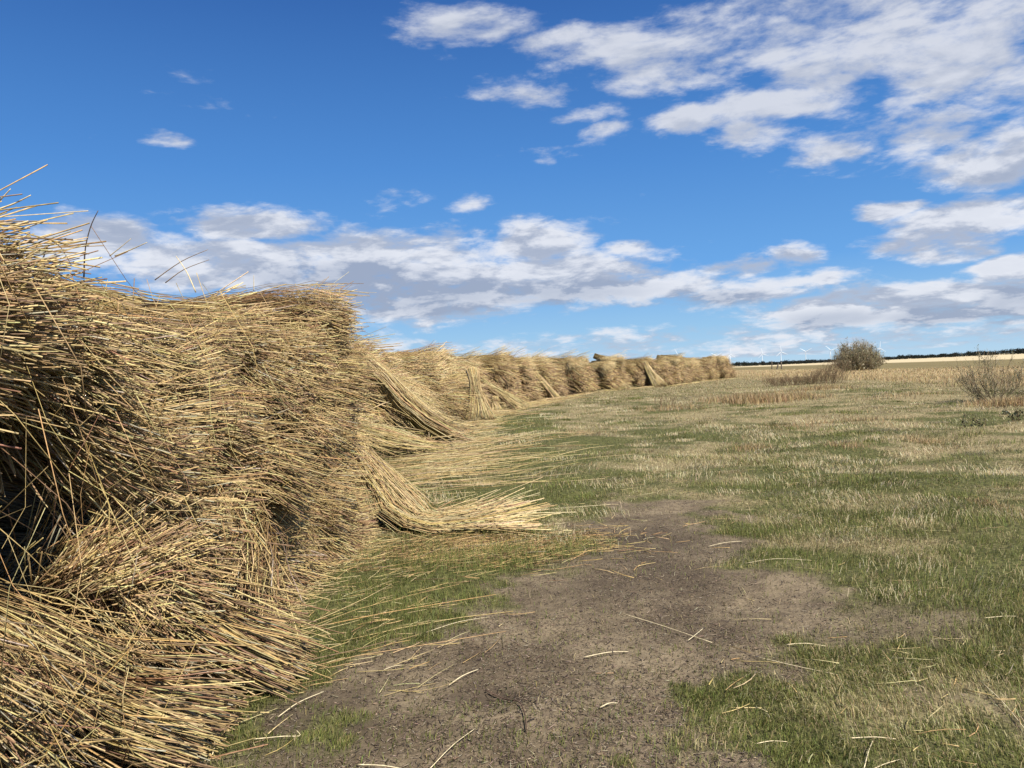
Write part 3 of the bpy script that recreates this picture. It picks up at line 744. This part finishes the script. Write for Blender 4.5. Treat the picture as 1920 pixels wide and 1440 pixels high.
# stalks poking out of the crest of the near stack
CREST = [('long dark curved stalk rising highest from the crest of the nearest stack', [(-1.841, 3.35, 2.111), (-1.829, 3.35, 2.226), (-1.8, 3.35, 2.329), (-1.764, 3.35, 2.397)], 0.004, (0.07, 0.05, 0.035)),
 ('thin dark stalk slanting up right from the second hump of the nearest stack', [(-2.088, 4.7, 2.261), (-1.97, 4.7, 2.337), (-1.814, 4.7, 2.389)], 0.004, (0.3, 0.2, 0.11)),
 ('brown stalk crossing the sky just above its dark neighbour, nearest stack', [(-2.175, 4.75, 2.288), (-2.005, 4.75, 2.395), (-1.837, 4.75, 2.46)], 0.004, (0.3, 0.2, 0.11)),
 ('pale stalk leaning left across two dark ones on the crest of the nearest stack', [(-1.905, 4.7, 2.194), (-1.954, 4.7, 2.32), (-2.015, 4.7, 2.421)], 0.0045, (0.62, 0.5, 0.28)),
 ('short upright pale stalk on the hump before the end of the nearest stack', [(-1.88, 5.7, 2.313), (-1.877, 5.7, 2.372), (-1.875, 5.7, 2.427)], 0.004, (0.62, 0.5, 0.28)),
 ('pale stalk slanting up from the first hump of the nearest stack', [(-1.728, 3.4, 2.206), (-1.656, 3.4, 2.231), (-1.581, 3.4, 2.26)], 0.004, (0.62, 0.5, 0.28)),
 ('thin pale stalk pointing up right beside the first hump of the nearest stack', [(-1.751, 3.4, 2.207), (-1.702, 3.4, 2.242), (-1.651, 3.4, 2.28)], 0.003, (0.62, 0.5, 0.28)),
 ('pale stalk sticking out high at the left edge over the nearest stack', [(-1.817, 2.75, 2.271), (-1.749, 2.75, 2.292), (-1.685, 2.75, 2.32)], 0.0045, (0.62, 0.5, 0.28)),
 ('slender pale stalk pointing steeply up at the left edge of the picture', [(-1.816, 2.75, 2.29), (-1.786, 2.75, 2.317), (-1.756, 2.75, 2.346)], 0.004, (0.62, 0.5, 0.28)),
 ('pale stalk jutting from the left mound over the cloud', [(-1.809, 2.9, 2.236), (-1.758, 2.9, 2.25), (-1.717, 2.9, 2.264)], 0.0035, (0.62, 0.5, 0.28)),
 ('dark stub of a stalk in the dip right of the left mound', [(-1.865, 3.1, 2.155), (-1.851, 3.1, 2.186), (-1.841, 3.1, 2.21)], 0.0035, (0.07, 0.05, 0.035)),
 ('thin dark pair of crossed stalks in the dip of the nearest stack', [(-1.884, 3.2, 2.244), (-1.846, 3.2, 2.213), (-1.805, 3.2, 2.134)], 0.0027, (0.07, 0.05, 0.035)),
 ('pale stalk jutting right from the end of the nearest stack like a spike', [(-1.851, 8.1, 2.279), (-1.684, 8.1, 2.243), (-1.546, 8.1, 2.209)], 0.007, (0.62, 0.5, 0.28)),
 ('thin stalk above the end horn of the nearest stack', [(-1.781, 8.2, 2.442), (-1.694, 8.2, 2.484), (-1.625, 8.2, 2.509)], 0.004, (0.62, 0.5, 0.28)),
 ('dark thin stalk over the last hump of the nearest stack', [(-1.737, 5.8, 2.306), (-1.635, 5.8, 2.333), (-1.567, 5.8, 2.342)], 0.003, (0.3, 0.2, 0.11))]
for lab, pts, r, c in CREST:
    single('reed_stalk', lab, pts, r, c, group='stalks poking out of the crest of the nearest stack', taper=.45)

# ------------------------------------------------------------------ grass
def blades(x, y, h, w, lean, ang, col, rng):
    """bent two-segment blades"""
    n = len(x); z = height(x, y)
    dx, dy = np.cos(ang), np.sin(ang); sx, sy = -dy, dx
    fa = rng.random(n) * 3.14; wx, wy = np.cos(fa) * w * .5, np.sin(fa) * w * .5
    mx, my = x + dx * h * lean * .35, y + dy * h * lean * .35; mz = z + h * np.sqrt(np.maximum(1 - (lean * .6) ** 2, .05)) * .6
    tx, ty = x + dx * h * lean, y + dy * h * lean; tz = z + h * np.sqrt(np.maximum(1 - lean ** 2, .02))
    z = z - .01
    v = np.stack([np.stack([x - wx, y - wy, z], 1), np.stack([x + wx, y + wy, z], 1), np.stack([mx - wx * .8, my - wy * .8, mz], 1),
                  np.stack([mx + wx * .8, my + wy * .8, mz], 1), np.stack([tx, ty, tz], 1)], 1)
    f = (np.arange(n) * 5)[:, None, None] + np.array([(0, 1, 3), (0, 3, 2), (2, 3, 4)])[None]
    c = np.repeat(col[:, None, :], 5, 1)
    return v.reshape(-1, 3), f.reshape(-1, 3), c.reshape(-1, 3)

GREEN = (np.array([(.205, .235, .058), (.27, .275, .085), (.16, .18, .048), (.33, .29, .105)]), [.35, .3, .2, .15])
DRY = (np.array([(.60, .50, .26), (.50, .405, .20), (.72, .62, .36), (.34, .265, .13), (.36, .275, .14)]), [.34, .28, .16, .14, .08])

TUSSOCK = (np.array([(.74, .63, .38), (.62, .51, .28), (.80, .71, .47), (.50, .37, .19)]), [.35, .3, .2, .15])

def polar(n, d0, d1, rng, power, a0=-.74, a1=.80):
    u = rng.random(n); e = 1 - power
    d = (d0 ** e + u * (d1 ** e - d0 ** e)) ** (1 / e); a = rng.uniform(a0, a1, n)
    return d * np.sin(a), d * np.cos(a), d

def meadow():
    rng = np.random.default_rng(51)
    x, y, d = polar(820000, 2.7, 60, rng, 1.8)
    # gather part of the blades into tufts
    g = rng.random(len(x)) < .5; cell = .12 + .02 * d
    x = np.where(g, np.round(x / cell) * cell + rng.normal(0, .25, len(x)) * cell + .4 * cell * np.sin(np.round(y / cell) * 2.4), x)
    y = np.where(g, np.round(y / cell) * cell + rng.normal(0, .25, len(x)) * cell, y)
    d = np.hypot(x, y)
    so = soil(x, y)
    keep = (rng.random(len(x)) < np.maximum((1 - so) ** 1.4, .05) * (.35 + .65 * sstep(.25, .6, fbm(x, y, 1.1, 15)))) & ~behind_face(x, y) & (strip(x, y) < 21)
    x, y, d = x[keep], y[keep], d[keep]; n = len(x)
    x2, y2, d2 = polar(90000, 40, 150, rng, 1.3); k = (strip(x2, y2) < 21) & ~behind_face(x2, y2)
    x, y, d = np.concatenate([x, x2[k]]), np.concatenate([y, y2[k]]), np.concatenate([d, d2[k]]); n = len(x)
    dr = dryness(x, y); isdry = rng.random(n) < dr
    tall = .35 + .9 * fbm(x, y, 2.0, 16)
    h = np.where(isdry, rng.uniform(.02, .075, n), rng.uniform(.015, .05, n)) * tall * (1 + .03 * d)
    w = np.maximum(np.where(isdry, .0022, .0030) * rng.uniform(.7, 1.4, n), d * .00046)
    lean = np.where(isdry, rng.uniform(.6, .995, n), rng.uniform(.3, .95, n))
    ang = np.where(rng.random(n) < .5, rng.random(n) * 6.28, 9.0 * fbm(x, y, 1.3, 17) + rng.normal(0, .5, n))
    col = np.where(isdry[:, None], pick(DRY, n, rng), pick(GREEN, n, rng))
    # tussocks: matted pale clumps combed one way, and lush green ones
    cx, cy, cd_ = polar(700, 4.5, 48, rng, 1.35, -.2, .8); k = (soil(cx, cy) < .2) & ~behind_face(cx + .4, cy) & (strip(cx, cy) < 20)
    cx, cy, cd_ = cx[k], cy[k], cd_[k]; m = 130; ci = np.repeat(np.arange(len(cx)), m); N = len(ci)
    pale = rng.random(len(cx)) < np.interp(cd_, [4.5, 8, 12], [.12, .45, .66]) * np.where((cx < .3) & (cy < 9), 0, 1); sz = rng.uniform(.08, .26, len(cx)) * (1 + .02 * cd_); dirn = rng.random(len(cx)) * 6.28
    tx = cx[ci] + rng.normal(0, 1, N) * sz[ci]; ty = cy[ci] + rng.normal(0, .7, N) * sz[ci]; td = np.hypot(tx, ty)
    th = rng.uniform(.04, .15, N) * (.6 + 1.4 * sz[ci]); pc = pale[ci]
    tcol = np.where(pc[:, None], pick(TUSSOCK, N, rng), pick(GREEN, N, rng))
    x, y, d = np.concatenate([x, tx]), np.concatenate([y, ty]), np.concatenate([d, td])
    h = np.concatenate([h, th]); w = np.concatenate([w, np.maximum(.0028, td * .00046)])
    lean = np.concatenate([lean, np.where(pc, rng.uniform(.65, .99, N), rng.uniform(.2, .8, N))]); ang = np.concatenate([ang, dirn[ci] + rng.normal(0, .6, N)])
    col = np.concatenate([col, tcol]); isdry = np.concatenate([isdry, pc])
    gm, dm = ~isdry, isdry
    for nm, k, lab in (('green_grass', gm, 'short green grass growing in patches beside the bare soil'),
                       ('dry_grass', dm, 'bleached dry grass lying between the green patches')):
        o = obj(nm, mesh(nm, *blades(x[k], y[k], h[k], w[k], lean[k], ang[k], col[k], rng), M_GRASS)); tag(o, lab, 'grass', kind='stuff')
meadow()

def reed_bed():
    """standing dry grass of the strip beyond the meadow and rusty tufts in it"""
    rng = np.random.default_rng(53)
    x, y, d = polar(190000, 25, 260, rng, 1.5, .15, .85)
    t = strip(x, y) + 8 * (fbm(x, y, 12, 18) - .5)
    k = ((t > 17) & (t < 45)) & (rng.random(len(x)) < .45 + .55 * vnoise(x, y, 3.0, 19)); x, y, d = x[k], y[k], d[k]; n = len(x)
    h = rng.uniform(.10, .30, n); w = np.maximum(.005, d * .0005)
    pal = (np.array([(.66, .52, .28), (.56, .42, .21), (.46, .32, .16), (.74, .60, .36)]), [.4, .3, .15, .15])
    o = obj('dry_reed_bed', mesh('dry_reed_bed', *blades(x, y, h, w, rng.uniform(.05, .5, n), rng.random(n) * 6.28, pick(pal, n, rng), rng), M_GRASS))
    tag(o, 'belt of standing dry beige grass beyond the meadow', 'dry grass', kind='stuff')
    xs, ys, hs, cs = [], [], [], []
    for cx, cy, rx, ry, n, hh in TUFTS:
        xs.append(rng.normal(cx, rx, n)); ys.append(rng.normal(cy, ry, n)); hs.append(rng.uniform(.4, 1, n) * hh)
    x, y, h = map(np.concatenate, (xs, ys, hs)); n = len(x); d = np.hypot(x, y)
    pal = (np.array([(.60, .44, .22), (.50, .345, .17), (.68, .54, .30), (.36, .235, .12)]), [.35, .3, .2, .15])
    o = obj('rusty_grass', mesh('rusty_grass', *blades(x, y, h, np.maximum(.004, d * .00055), rng.uniform(.1, .75, n), rng.random(n) * 6.28, pick(pal, n, rng), rng), M_GRASS))
    tag(o, 'tall rusty dry grass in ragged tufts in front of the low brown shrub', 'dry grass', kind='stuff')
TUFTS = [(10.17, 32.07, 0.76, 0.53, 1300, 0.5), (12.24, 34.1, 0.85, 0.6, 600, 0.4), (16.12, 40.2, 0.84, 0.59, 700, 0.4), (9.95, 34.37, 0.72, 0.5, 700, 0.35), (14.51, 23.33, 0.36, 0.25, 700, 0.35), (14.45, 22.24, 0.37, 0.26, 800, 0.4), (7.67, 14.29, 0.14, 0.25, 350, 0.16), (4.48, 14.55, 0.2, 0.25, 400, 0.16), (5.96, 28.96, 0.6, 0.42, 400, 0.3), (1.89, 20.16, 0.36, 0.25, 500, 0.1), (4.96, 8.03, 0.09, 0.25, 400, 0.06), (6.06, 14.01, 0.16, 0.25, 300, 0.12), (15.69, 31.1, 1.29, 0.91, 500, 0.18), (8.84, 20.04, 0.69, 0.49, 400, 0.14), (6.89, 19.28, 0.8, 0.56, 400, 0.12)]
reed_bed()

# ------------------------------------------------------------------ shrubs
def shrub(name, label, loc, spread, tall, stems, twigs, r, pal, seed, lean=.6, buds=0, budpal=None, budsize=.03, offs=None, sub=4, cat='shrub', base=.15, round_=False, leaves=False):
    rng = np.random.default_rng(seed)
    e = bpy.data.objects.new(name, None); COL.objects.link(e); e.empty_display_size = .3
    z = float(height(np.array(loc[0]), np.array(loc[1]))); e.location = (loc[0], loc[1], z - .03)
    tag(e, label, cat)
    a = rng.random(stems) * 6.28; q = rng.random(stems) ** .5
    top = np.stack([np.cos(a) * q * spread, np.sin(a) * q * spread * .8, tall * (np.sqrt(np.maximum(1 - (q * .88) ** 2, .05)) if round_ else 1 - .25 * q ** 2) * rng.uniform(.5, 1.06, stems)], 1)
    if offs is not None: top, bs = offs(rng, stems, top)
    else: bs = np.stack([np.cos(a) * q * spread * base, np.sin(a) * q * spread * base, 0 * a], 1)
    mid = bs * .5 + top * .5 + np.stack([np.cos(a) * spread * .12, np.sin(a) * spread * .12, -tall * .02 + 0 * a], 1) + rng.normal(size=(stems, 3)) * spread * .04
    P = np.array([bs, bs * .75 + mid * .25 + rng.normal(size=(stems, 3)) * spread * .02, mid, mid * .5 + top * .5 + rng.normal(size=(stems, 3)) * spread * .05, top])
    paths = catmull(P, np.linspace(0, 4, 8))
    obj('stems', mesh('stems', *tubes(paths, np.full(stems, r) * rng.uniform(.7, 1.2, stems), np.full(stems, r * .35), pick(pal, stems, rng), None, rng), M_TWIG), e)['kind'] = 'stuff'
    # twigs leave the stems and rise
    n = stems * twigs; si = np.repeat(np.arange(stems), twigs); u = rng.uniform(.25, .97, n) * 7
    i0 = u.astype(int); f = (u - i0)[:, None]
    st = paths[i0, si] * (1 - f) + paths[np.minimum(i0 + 1, 7), si] * f
    dirn = paths[np.minimum(i0 + 1, 7), si] - paths[i0, si]; dirn /= np.linalg.norm(dirn, axis=1, keepdims=True) + 1e-9
    dirn = dirn + rng.normal(size=(n, 3)) * lean + np.array([0, 0, .35]); dirn /= np.linalg.norm(dirn, axis=1, keepdims=True)
    L = tall * rng.uniform(.08, .28, n)[:, None]
    tp = np.array([st, st + dirn * L * .5, st + dirn * L + np.array([0, 0, 1]) * L * .18])
    tw = [tubes(tp, np.full(n, r * .42), np.full(n, r * .2), pick(pal, n, rng), None, rng)]
    if sub:
        m = n * sub; ti = np.repeat(np.arange(n), sub); w = rng.uniform(.2, 1, m)[:, None]
        s2 = st[ti] + dirn[ti] * L[ti] * w
        d2 = dirn[ti] + rng.normal(size=(m, 3)) * lean; d2 /= np.linalg.norm(d2, axis=1, keepdims=True)
        L2 = L[ti] * rng.uniform(.2, .55, (m, 1))
        tp2 = np.array([s2, s2 + d2 * L2])
        tw.append(tubes(tp2, np.full(m, r * .25), np.full(m, r * .16), pick(pal, m, rng), None, rng))
        ends = s2 + d2 * L2
    else: ends = tp[2]
    tag(obj('twigs', mesh('twigs', *join(tw), M_TWIG), e), kind='stuff')
    if buds:
        k = rng.choice(len(ends), min(buds, len(ends)), replace=False); c = ends[k]; n = len(c)
        A = rng.normal(size=(n, 3)); A /= np.linalg.norm(A, axis=1, keepdims=True); B = np.cross(A, rng.normal(size=(n, 3))); B /= np.linalg.norm(B, axis=1, keepdims=True)
        s = budsize * rng.uniform(.6, 1.3, (n, 1))
        v = np.stack([c - A * s, c + B * s * .55, c + A * s, c - B * s * .55], 1).reshape(-1, 3)
        ff = ((np.arange(n) * 4)[:, None, None] + np.array([(0, 1, 2), (0, 2, 3)])[None]).reshape(-1, 3)
        obj('leaves' if leaves else 'buds', mesh('buds', v, ff, np.repeat(pick(budpal, n, rng), 4, 0), M_LEAF), e)['kind'] = 'stuff'
    return e

BARK = (1.5 * np.array([(.22, .18, .11), (.15, .12, .072), (.28, .23, .14), (.19, .165, .095)]), [.3, .3, .2, .2])
RUSTY = (1.05 * np.array([(.24, .155, .09), (.19, .13, .075), (.29, .22, .125), (.17, .14, .08)]), [.3, .3, .2, .2])
BUD = (np.array([(.34, .30, .18), (.24, .22, .12), (.42, .38, .26)]), [.4, .3, .3])
DARKLEAF = (np.array([(.05, .065, .03), (.07, .09, .035), (.10, .09, .05)]), [.4, .4, .2])
shrub('willow_shrub', 'dense round leafless grey-brown shrub standing alone in front of the wind turbines', (50.9, 113.5), 3.3, 4.3, 170, 22, .030, BARK, 61, lean=.5, buds=3600, budpal=BUD, budsize=.11, base=.62, round_=True)
def low_offs(rng, n, top):
    u = rng.random(n) ** .75                       # taller at its right end
    x = -2.6 + 4.9 * u + rng.normal(0, .12, n); y = rng.normal(0, .55, n)
    h = (.55 + 1.05 * sstep(.45, .95, u)) * rng.uniform(.75, 1.05, n)
    b = np.stack([x, y, 0 * x], 1)
    return b + np.stack([(u - .45) * .9 + rng.normal(0, .2, n), rng.normal(0, .3, n), h], 1), b
shrub('low_shrub', 'low sprawling reddish-brown leafless shrub, taller at its right end', (20.6, 53.8), 1.0, 1.25, 300, 8, .010, RUSTY, 62, lean=.35, offs=low_offs, sub=3)
shrub('bare_shrub', 'open bare budding shrub at the right edge with pale grass at its foot', (16.25, 25.9), 1.25, 1.62, 46, 12, .012, BARK, 63, lean=.5, buds=700, budpal=BUD, budsize=.028, base=.22, sub=2)
shrub('bare_shrub', 'thin ragged bare shrub cut by the right edge of the picture', (19.2, 28.5), 1.3, 1.1, 40, 8, .009, RUSTY, 64, lean=.6, buds=260, budpal=BUD, budsize=.03, base=.8, sub=2)
shrub('bare_shrub', 'small reddish bare shrub alone on the grass before the far stacks', (5.95, 30.2), .5, .62, 26, 6, .007, RUSTY, 65, lean=.45, base=.35, sub=2)
for i, (px, py, s, lab) in enumerate([(10.15, 17.0, .42, 'low dark-leaved bramble in the grass below the bare shrub'), (11.6, 17.6, .36, 'low dark-leaved bramble nearest the right edge of the picture'),
                                      (12.2, 18.8, .30, 'small dark-leaved bramble behind the other brambles')]):
    shrub('bramble', lab, (px, py), s, s * .75, 12, 5, .006, RUSTY, 70 + i, lean=.8, buds=90, budpal=DARKLEAF, budsize=.03, base=.6, sub=2, cat='bramble', leaves=True)['group'] = 'brambles at the right'

# ------------------------------------------------------------------ far wood
def far_wood():
    rng = np.random.default_rng(81); n = 1500
    a = rng.uniform(rad(8), rad(44), n); d = 900 + rng.normal(0, 25, n)
    hgt = 3.9 * (0.45 + .75 * vnoise(np.degrees(a), a * 0, .8, 30) + .5 * vnoise(np.degrees(a), a * 0, .22, 34) ** 2) * rng.uniform(.8, 1.15, n) * np.interp(np.degrees(a), [8, 17, 23, 26, 44], [1.15, 1.1, .85, .95, 1.35])
    x, y = d * np.sin(a), d * np.cos(a); m = 46
    ti = np.repeat(np.arange(n), m); N = n * m
    u = rng.normal(size=(N, 3)); u /= np.linalg.norm(u, axis=1, keepdims=True); u *= rng.random((N, 1)) ** .4
    c = np.stack([x[ti] + u[:, 0] * 2.6, y[ti] + u[:, 1] * 2.6, hgt[ti] * (.5 + .5 * u[:, 2])], 1)
    A = rng.normal(size=(N, 3)) * .55; B = rng.normal(size=(N, 3)) * .55
    v = np.stack([c, c + A, c + B], 1).reshape(-1, 3); f = np.arange(N * 3).reshape(-1, 3)
    pal = (np.array([(.018, .024, .020), (.026, .030, .022), (.034, .030, .022)]), [.5, .3, .2])
    col = np.repeat(np.repeat(pick(pal, n, rng), m, 0) * rng.uniform(.7, 1.3, (N, 1)), 3, 0)
    tag(obj('far_wood', mesh('far_wood', v, f, col, M_WOOD)), 'dark line of distant trees along the horizon', 'wood', kind='stuff')
far_wood()

# ------------------------------------------------------------------ fence posts
def post(label, x, y, h, lean, r):
    K = 7; t = np.linspace(0, 1, K)
    p = np.stack([lean * h * t, .02 * np.sin(t * 3), h * t - .2], 1)[:, None, :]
    v, f, c = tubes(p, np.array([r]), np.array([r * .85]), np.array([[.15, .12, .09]]))
    v2, f2, c2 = tubes(p * [1, 1, .995] + [0.02, .03, 0], np.array([r * .9]), np.array([r * .7]), np.array([[.15, .12, .09]]))
    z = float(height(np.array(x), np.array(y)))
    tag(obj('fence_post', mesh('fence_post', *join([(v, f, c), (v2, f2, c2)]), M_POST), loc=(x, y, z)), label, 'post', 'old posts in the field')
post('upright weathered post, tallest and leftmost of the three in the far field', 69.3, 205.0, 2.5, .02, .16)
post('short dark post leaning to the right between two upright posts', 70.6, 205.0, 1.7, .28, .22)
post('upright weathered post, rightmost of the three in the far field', 71.9, 205.0, 2.1, -.03, .2)

# ------------------------------------------------------------------ wind turbines
def lathe(prof, n=16):
    v, f = [], []
    for r, z in prof: v += [(r * math.cos(2 * math.pi * i / n), r * math.sin(2 * math.pi * i / n), z) for i in range(n)]
    for j in range(len(prof) - 1):
        for i in range(n):
            a, b = j * n + i, j * n + (i + 1) % n
            f += [(a, b, b + n), (a, b + n, a + n)]
    k = len(prof) - 1
    f += [(0, i + 1, i) for i in range(1, n - 1)] + [(k * n, k * n + i, k * n + i + 1) for i in range(1, n - 1)]
    return np.array(v), np.array(f)
def blade_mesh():
    L = 46; v, f = [], []
    prof = [(0, 1.1, 1.1), (2, 1.3, 1.2), (8, 2.2, .9), (16, 1.9, .6), (28, 1.4, .4), (40, .9, .25), (L, .25, .1)]
    for z, w, t in prof:
        v += [(-w * .7, 0, z), (0, t, z), (w * 1.3, 0, z), (0, -t, z)]
    for j in range(len(prof) - 1):
        for i in range(4):
            a, b = j * 4 + i, j * 4 + (i + 1) % 4
            f += [(a, b, b + 4), (a, b + 4, a + 4)]
    n = (len(prof) - 1) * 4; f += [(n, n + 1, n + 2), (n, n + 2, n + 3)]
    return np.array(v, float), np.array(f)
ME_TOWER = mesh('tower', *lathe([(2.6, -2), (2.3, 20), (1.8, 50), (1.4, 71)]), None, M_WHITE)
nv, nf = lathe([(.6, -4.5), (1.9, -4.0), (2.1, 0), (2.0, 6), (1.4, 8), (.4, 8.4)]); ME_NAC = mesh('nacelle', nv[:, [1, 2, 0]] * [1, 1, 1], nf, None, M_WHITE)
hv, hf = lathe([(1.7, -1.2), (1.7, .3), (1.2, 1.5), (.2, 2.2)]); ME_HUB = mesh('hub', hv[:, [0, 2, 1]] * [1, -1, 1], hf, None, M_WHITE)
ME_BLADE = mesh('blade', *blade_mesh(), None, M_WHITE)
def turbine(label, az, dist, yaw, phase, hub=72.0):
    x, y = dist * math.sin(rad(az)), dist * math.cos(rad(az)); s = hub / 72.0
    e = bpy.data.objects.new('wind_turbine', None); COL.objects.link(e); e.location = (x, y, 0); e.scale = (s, s, s)
    e.rotation_euler = (0, 0, rad(yaw))
    tag(e, label, 'wind turbine', 'white wind turbines on the horizon')
    obj('tower', ME_TOWER, e); obj('nacelle', ME_NAC, e, (0, 0, 72)); obj('hub', ME_HUB, e, (0, -5.5, 72))
    for i in range(3):
        obj('blade', ME_BLADE, e, (0, -6.0, 72), (0, rad(90 - phase - 120 * i), 0))
for t in [('faint wind turbine just over the crest of the far stacks, leftmost of all', 12.199, 3786.0, 22.8, 120, 60.0),
 ('wind turbine half hidden behind the far stacks, its two raised blades spread apart', 14.917, 5480.0, -4.9, 30, 72.0),
 ('wind turbine over the very end of the far stacks with one blade straight up', 15.88, 5102.0, 24.1, 92, 72.0),
 ('wind turbine left of the three old posts, one blade pointing down left', 18.059, 5660.0, 6.9, 103, 72.0),
 ('wind turbine above the three old posts, one blade pointing down left', 19.31, 5105.0, 5.7, 98, 72.0),
 ('wind turbine with two raised blades like a Y, left of the round shrub', 20.934, 5555.0, -10.9, 28, 72.0),
 ('wind turbine touching the left side of the round shrub', 22.533, 5509.0, -2.5, 137, 72.0),
 ('wind turbine rising from the right side of the round shrub', 25.581, 5607.0, -13.6, 83, 72.0),
 ('tiny far wind turbine between the far stacks and the three posts', 17.283, 14690.0, -7.3, 75, 72.0)]: turbine(*t)
